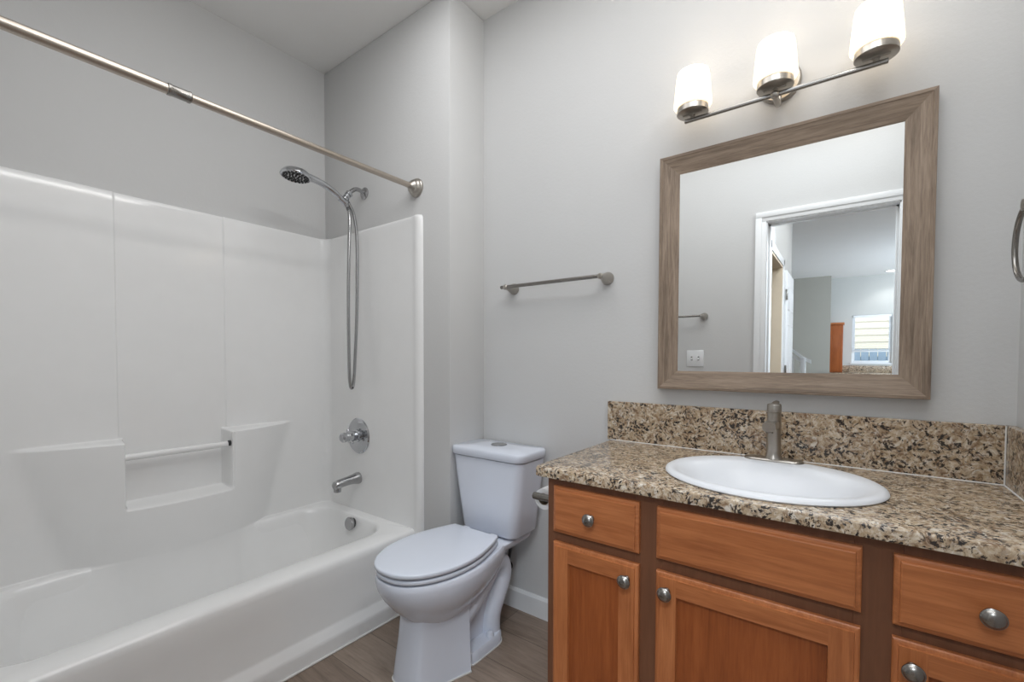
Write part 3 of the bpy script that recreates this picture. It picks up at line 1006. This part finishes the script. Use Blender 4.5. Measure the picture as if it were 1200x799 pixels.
for k in range(4):
    kk = (k + 1) % 4
    for (i0, y0), (i1, y1) in zip(pf[:-1], pf[1:]):
        A, B = frect(i0, y0), frect(i1, y1)
        f = mf.bm.faces.new([mf.bm.verts.new(p) for p in (A[k], A[kk], B[kk], B[k])])
        f.material_index = 0 if k % 2 == 0 else 1
    A, B = frect(0, -0.002), frect(0.066, -0.002)
    f = mf.bm.faces.new([mf.bm.verts.new(p) for p in (A[kk], A[k], B[k], B[kk])])
    f.material_index = 0 if k % 2 == 0 else 1
mf.build('frame', [M['mirror_wood_h'], M['mirror_wood_v']], mi, 15)
MB().box(MX0 + 0.060, MX1 - 0.060, -0.015, -0.003, MZ0 + 0.060, MZ1 - 0.060).build('mirror_glass', M['mirror'], mi)

# ------------------------------------------------------------------ vanity light
LX, LY, LZ = -0.189, -0.112, 1.957
vl = thing('vanity_light', 'three-light brushed nickel wall fixture above the mirror', 'wall light', (LX, -0.001, 2.05))
MB().lathe([(0.060, 0), (0.060, 0.014), (0.056, 0.019), (0.0, 0.020)], (LX, -0.001, 2.042), (0, -1, 0), 40).build('backplate', M['nickel'], vl)
am = MB()
am.tube(crv([(LX, -0.018, 2.000), (LX, -0.026, 1.972), (LX, -0.045, 1.961), (LX, LY, LZ)], 6), 0.0085, 16)
am.lathe([(0.0, -0.0125), (0.007, -0.0105), (0.0115, -0.005), (0.0125, 0.0), (0.0115, 0.005), (0.007, 0.0105), (0.0, 0.0125)], (LX, LY, LZ), (1, 0, 0), 20, False, False)
am.tube([(LX, LY, LZ), (LX, LY, LZ + 0.016)], 0.006, 12)
am.build('arm', M['nickel'], vl, 50)
MB().box(LX - 0.262, LX + 0.262, LY - 0.0055, LY + 0.0055, LZ - 0.0055, LZ + 0.0055, 0.0015).build('crossbar', M['nickel_dark'], vl)
for dx in (-0.237, 0.0, 0.236):
    c = (LX + dx, LY, LZ)
    cu = MB()
    cu.lathe([(0.0075, 0.004), (0.0075, 0.012), (0.010, 0.013), (0.010, 0.018), (0.046, 0.0185), (0.0490, 0.020), (0.0490, 0.048), (0.0465, 0.050), (0.0, 0.050)], c, (0, 0, 1), 40)
    cu.box(c[0] - 0.030, c[0] + 0.030, c[1] - 0.006, c[1] + 0.006, c[2] + 0.0145, c[2] + 0.0195, 0.001)
    cu.build('cup', M['nickel'], vl)
    MB().lathe([(0.050, 0.038), (0.0545, 0.039), (0.0590, 0.046), (0.0588, 0.054), (0.0560, 0.09), (0.0515, 0.138), (0.0490, 0.151), (0.0465, 0.153), (0.0445, 0.151), (0.047, 0.13), (0.052, 0.065), (0.050, 0.050)], c, (0, 0, 1), 40, False, False).build('shade', M['shade'], vl, 60)['label'] = 'lit white frosted glass shade'
    bl_ = bpy.data.lights.new('bulb', 'POINT')
    bl_.energy = 0.7
    bl_.color = (1.0, 0.86, 0.68)
    bl_.shadow_soft_size = 0.02
    bo = bpy.data.objects.new('bulb', bl_)
    COL.objects.link(bo)
    bo.location = (c[0], c[1], c[2] + 0.066)


# ------------------------------------------------------------------ towel bars, towel ring, toilet paper
def towel_bar(x0, x1, z, yw, sg, label):
    t_ = thing('towel_bar', label, 'towel bar', ((x0 + x1) / 2, yw, z), None)
    yb = yw + sg * 0.066
    for x in (x0, x1):
        MB().lathe([(0.026, 0.0005), (0.026, 0.004), (0.0245, 0.010), (0.020, 0.024), (0.0150, 0.038), (0.0115, 0.050), (0.0110, 0.062), (0.0120, 0.072), (0.008, 0.077), (0.0, 0.078)], (x, yw, z), (0, sg, 0), 32).build('post', M['nickel'], t_)
    MB().tube([(x0 - 0.026, yb, z + 0.001), (x1 + 0.004, yb, z + 0.001)], 0.0078, 18).build('bar', M['nickel_dark'], t_)
    return t_


towel_bar(-1.240, -0.775, 1.486, -0.0005, -1, 'brushed nickel towel bar on the wall above the toilet')
towel_bar(-1.27, -0.815, 1.466, YF + 0.0005, 1, 'brushed nickel towel bar on the door wall, seen reflected in the mirror')

tr = thing('towel_ring', 'brushed nickel towel ring on the right wall at the photo edge', 'towel ring', (XR, -0.255, 1.495))
MB().lathe([(0.026, 0.0005), (0.026, 0.004), (0.023, 0.012), (0.014, 0.028), (0.0115, 0.044), (0.0125, 0.056), (0.0, 0.058)], (XR, -0.255, 1.495), (-1, 0, 0), 32).build('post', M['nickel'], tr)
MB().torus((XR - 0.048, -0.255, 1.415), (1, 0, 0), 0.080, 0.0055).build('ring', M['nickel_dark'], tr)

tp = thing('toilet_paper_holder', 'nickel toilet paper arm on the cabinet side beside the toilet', 'paper holder', (VX0, -0.47, 0.722))
MB().lathe([(0.020, 0.0005), (0.020, 0.005), (0.012, 0.009)], (VX0, -0.478, 0.722), (-1, 0, 0), 24).build('mount', M['nickel'], tp)
ap = MB().tube(crv([(VX0 - 0.004, -0.478, 0.722), (VX0 - 0.05, -0.478, 0.722), (VX0 - 0.098, -0.478, 0.722)], 6), 0.0115, 14)
ap.tube([(VX0 - 0.072, -0.475, 0.722), (VX0 - 0.072, -0.345, 0.722)], 0.007, 14)
ap.build('arm', M['nickel_dark'], tp, 50)
rl = thing('toilet_paper_roll', 'small white toilet paper roll on the nickel arm beside the vanity', 'toilet paper', (VX0 - 0.072, -0.41, 0.715))
MB().lathe([(0.0195, 0), (0.034, 0), (0.034, 0.1), (0.0195, 0.1), (0.0195, 0.0)], (VX0 - 0.072, -0.462, 0.7103), (0, 1, 0), 32, False, False).build('paper', M['paper'], rl)
MB().lathe([(0.0193, 0), (0.0193, 0.1), (0.0180, 0.1), (0.0180, 0.0), (0.0193, 0.0)], (VX0 - 0.072, -0.462, 0.7103), (0, 1, 0), 28, False, False).build('core', M['card'], rl)

# ------------------------------------------------------------------ switch plate on the door wall
sw = thing('light_switch', 'white two-gang switch plate beside the door, reflected in the mirror', 'light switch', (-0.872, YF, 1.170))
MB().box(-0.930, -0.814, YF + 0.0005, YF + 0.006, 1.112, 1.228, 0.003).build('plate', M['trim'], sw)
for dx in (-0.023, 0.023):
    MB().box(-0.872 + dx - 0.005, -0.872 + dx + 0.005, YF + 0.004, YF + 0.018, 1.160, 1.176, 0.002).build('toggle', M['trim'], sw)
    MB().box(-0.872 + dx - 0.006, -0.872 + dx + 0.006, YF + 0.0055, YF + 0.0066, 1.156, 1.184).build('toggle_slot', M['nickel_dark'], sw)

# ------------------------------------------------------------------ hall and great room (seen in the mirror)
HXW = -0.505
hw = MB()
hw.box(HXW - 0.12, HXW, -2.43, YF - 0.12, 0, ZC)
hw.box(HXW - 0.12, HXW, -4.12, -3.24, 0, ZC)
hw.box(HXW - 0.12, HXW, -3.24, -2.43, 2.03, ZC)
struct(hw.build('wall_hall', M['hall_wall']))
struct(MB().box(-2.54, -2.42, -10.0, -1.83, 0, ZC).build('wall_west', M['hall_wall']))
struct(MB().box(-2.42, HXW - 0.12, -4.12, -4.0, 0, ZC).build('wall_closet', M['hall_wall']))
struct(MB().box(2.9, 3.02, -10.0, -1.83, 0, ZC).build('wall_east', M['hall_wall']))
struct(MB().box(XR + 0.12, 2.9, -1.83, -1.71, 0, ZC).build('wall_entry', M['hall_wall']))
struct(MB().box(-2.42, -0.275, -9.15, -9.03, 0, ZC).build('wall_stair', M['taupe']))
WX0, WX1, WZ0, WZ1 = 0.066, 0.668, 1.10, 2.03
yk = -9.42
kw = MB()
kw.box(-2.42, WX0, yk - 0.12, yk, 0, ZC)
kw.box(WX1, 2.9, yk - 0.12, yk, 0, ZC)
kw.box(WX0, WX1, yk - 0.12, yk, 0, WZ0)
kw.box(WX0, WX1, yk - 0.12, yk, WZ1, ZC)
struct(kw.build('wall_kitchen', M['hall_wall']))
# casing of the hall doorway with a tan jamb, and the white panel door folded against the wall
cs = MB()
for y in (-2.43, -3.24):
    cs.box(HXW - 0.125, HXW + 0.006, y - 0.01 if y < -3 else y - 0.012, y + 0.012 if y < -3 else y + 0.01, 0, 2.03)
cs.box(HXW - 0.125, HXW + 0.006, -3.24, -2.43, 2.018, 2.04)
struct(cs.build('trim_2', M['tan']), 'tan door jamb in the hall')
cs = MB()
cs.box(HXW, HXW + 0.015, -2.425, -2.365, 0, 2.10, 0.003)
cs.box(HXW, HXW + 0.015, -3.305, -3.245, 0, 2.10, 0.003)
cs.box(HXW, HXW + 0.015, -3.305, -2.365, 2.035, 2.10, 0.003)
struct(cs.build('trim_3', M['trim']), 'white casing of the hall doorway')
hdr = struct(MB().box(HXW + 0.001, HXW + 0.033, -3.99, -3.33, 0.012, 2.01, 0.002).build('door_1', M['trim']), 'white six-panel hall door swung back against the wall')
for y0, y1 in ((-3.93, -3.70), (-3.62, -3.40)):
    for z0, z1 in ((0.2, 0.72), (0.86, 1.52), (1.64, 1.88)):
        m = MB()
        xx = HXW + 0.033
        m.loft([[(xx + d, y0 + i, z0 + i), (xx + d, y1 - i, z0 + i), (xx + d, y1 - i, z1 - i), (xx + d, y0 + i, z1 - i)] for i, d in ((0, 0.0002), (0.012, 0.005), (0.022, 0.005), (0.03, 0.0015), (0.05, 0.006))])
        m.build('door_panel', M['trim'], hdr, 20)
for z in (1.78, 1.06, 0.25):
    MB().box(HXW + 0.026, HXW + 0.043, -3.345, -3.318, z - 0.05, z + 0.05, 0.002).build('hinge', M['nickel_dark'], hdr)
MB().tube([(HXW + 0.033, -3.94, 0.95), (HXW + 0.080, -3.94, 0.95), (HXW + 0.085, -3.86, 0.95)], 0.011, 12).build('door_handle', M['nickel'], hdr)

# white stair railing
st = thing('stair_railing', 'white wooden stair railing in front of the taupe wall, seen in the mirror', 'railing', (-0.62, -7.03, 0))
hr = MB()
pr_ = [(-1.60, 2.09), (-0.58, 1.215), (-0.47, 1.155)]
for (xa, za), (xb, zb) in zip(pr_[:-1], pr_[1:]):
    hr.prism([(xa, za), (xb, zb), (xb, zb - 0.055), (xa, za - 0.055)], 1, -7.06, -7.0)
hr.build('handrail', M['trim'], st)
MB().prism([(-1.60, 2.005), (-0.60, 1.150), (-0.60, 1.105), (-1.60, 1.955)], 1, -7.05, -7.01).build('sub_rail', M['trim'], st)
MB().box(-0.615, -0.54, -7.065, -6.99, 0, 1.19, 0.004).build('newel_post', M['trim'], st)
for k in range(8):
    x = -0.72 - k * 0.11
    zt = 1.95 + (x + 1.60) / 1.0 * (1.105 - 1.955)
    MB().box(x - 0.016, x + 0.016, -7.046, -7.014, 0.0, zt, 0.002).build('baluster', M['trim'], st)

# kitchen window, blind, cabinet, worktop, ceiling downlight
wi = MB()
fwid = 0.045
for x0, x1, z0, z1 in ((WX0, WX0 + fwid, WZ0, WZ1), (WX1 - fwid, WX1, WZ0, WZ1), (WX0 + fwid, WX1 - fwid, WZ0, WZ0 + fwid), (WX0 + fwid, WX1 - fwid, WZ1 - fwid, WZ1), (WX0 + fwid, WX1 - fwid, 1.32, 1.35)):
    wi.box(x0, x1, yk - 0.09, yk - 0.03, z0, z1)
wo = struct(wi.build('window_1', M['trim']), 'white framed kitchen window seen in the mirror')
MB().box(WX0 + fwid, WX1 - fwid, yk - 0.065, yk - 0.060, WZ0 + fwid, WZ1 - fwid).build('window_pane', M['glass'], wo)
MB().box(WX0 - 0.02, WX1 + 0.02, yk - 0.03, yk + 0.02, WZ0 - 0.02, WZ0).build('window_sill', M['trim'], wo)
bl = thing('window_blind', 'white slatted blind in the kitchen window, seen in the mirror', 'blind', ((WX0 + WX1) / 2, yk, WZ1))
MB().box(WX0 + 0.01, WX1 - 0.01, yk - 0.02, yk + 0.015, WZ1 - 0.05, WZ1 - 0.005).build('headrail', M['trim'], bl)
slt = MB()
for k in range(15):
    z = WZ1 - 0.085 - k * 0.042
    slt.prism([(yk - 0.022, z + 0.0015), (yk - 0.022, z + 0.0035), (yk + 0.016, z), (yk + 0.016, z - 0.002)], 0, WX0 + 0.012, WX1 - 0.012)
slt.build('slats', M['trim'], bl)
MB().box(WX0 + 0.012, WX1 - 0.012, yk - 0.015, yk + 0.008, WZ1 - 0.085 - 15 * 0.042, WZ1 - 0.070 - 15 * 0.042).build('bottom_rail', M['trim'], bl)
kc = thing('kitchen_cabinet', 'orange wood kitchen cabinet left of the window, seen in the mirror', 'cabinet', (-0.2, yk, 1.05))
MB().box(-0.34, -0.075, yk + 0.024, yk + 0.32, 0.917, 1.84, 0.003).build('cabinet_body', M['wood_panel'], kc)
MB().box(-0.33, -0.085, yk + 0.32, yk + 0.338, 0.93, 1.83, 0.004).build('door', M['wood_panel'], kc)
MB().box(-0.36, -0.055, yk + 0.002, yk + 0.35, 1.84, 1.88, 0.01).build('crown', M['wood_h'], kc)
kt = thing('kitchen_worktop', 'granite kitchen worktop below the window, seen in the mirror', 'worktop', (0.9, yk, 0.88))
MB().box(-0.27, 2.2, yk + 0.002, yk + 0.62, 0.88, 0.915, 0.004).build('slab', M['granite'], kt)
MB().box(-0.27, 2.2, yk + 0.002, yk + 0.022, 0.915, 1.05, 0.002).build('backsplash', M['granite'], kt)
MB().box(-0.27, 2.2, yk + 0.002, yk + 0.58, 0.0, 0.879, 0.002).build('base_cabinet', M['wood_v'], kt)
dl = thing('ceiling_downlight', 'round lit downlight in the great room ceiling, seen in the mirror', 'ceiling light', (0.62, -9.05, ZC))
MB().lathe([(0.10, -0.001), (0.10, -0.008), (0.08, -0.010), (0.078, -0.004)], (0.62, -9.05, ZC), (0, 0, 1), 32, False, False).build('trim_ring', M['trim'], dl)
MB().lathe([(0.078, -0.004), (0.0, -0.005)], (0.62, -9.05, ZC), (0, 0, 1), 32, False, False).build('lens', M['downlight'], dl)
sd = bpy.data.lights.new('downlight_beam', 'SPOT')
sd.energy = 12
sd.spot_size = 2.2
sd.spot_blend = 0.6
sd.shadow_soft_size = 0.06
so = bpy.data.objects.new('downlight_beam', sd)
COL.objects.link(so)
so.location = (0.62, -9.05, ZC - 0.03)
# neighbouring house and fence outside the kitchen window
nh = thing('neighbor_house', 'cream lap-sided house beyond the kitchen window blinds, seen in the mirror', 'house', (0.4, -13.6, 0))
sd_ = MB()
for k in range(24):
    z = 0.2 + k * 0.18
    sd_.prism([(-13.6, z), (-13.6 + 0.02, z), (-13.6, z + 0.18)], 0, -3.0, 4.0)
sd_.box(-3.0, 4.0, -13.9, -13.6, 0, 4.6)
sd_.build('siding_wall', M['siding'], nh, 20)
fe = thing('garden_fence', 'low blue-grey board fence beyond the kitchen window, seen in the mirror', 'fence', (0.4, -12.0, 0))
fb_ = MB()
for k in range(24):
    fb_.box(-1.5 + k * 0.16, -1.5 + k * 0.16 + 0.145, -12.02, -12.0, 0.05, 1.42, 0.003)
fb_.build('boards', M['fence'], fe)
MB().box(-1.5, 2.34, -12.06, -12.02, 1.15, 1.24).build('rail', M['fence'], fe)
struct(MB().box(-5, 6, -16, -10.2, -0.05, 0.0).build('ground', M['fence']))
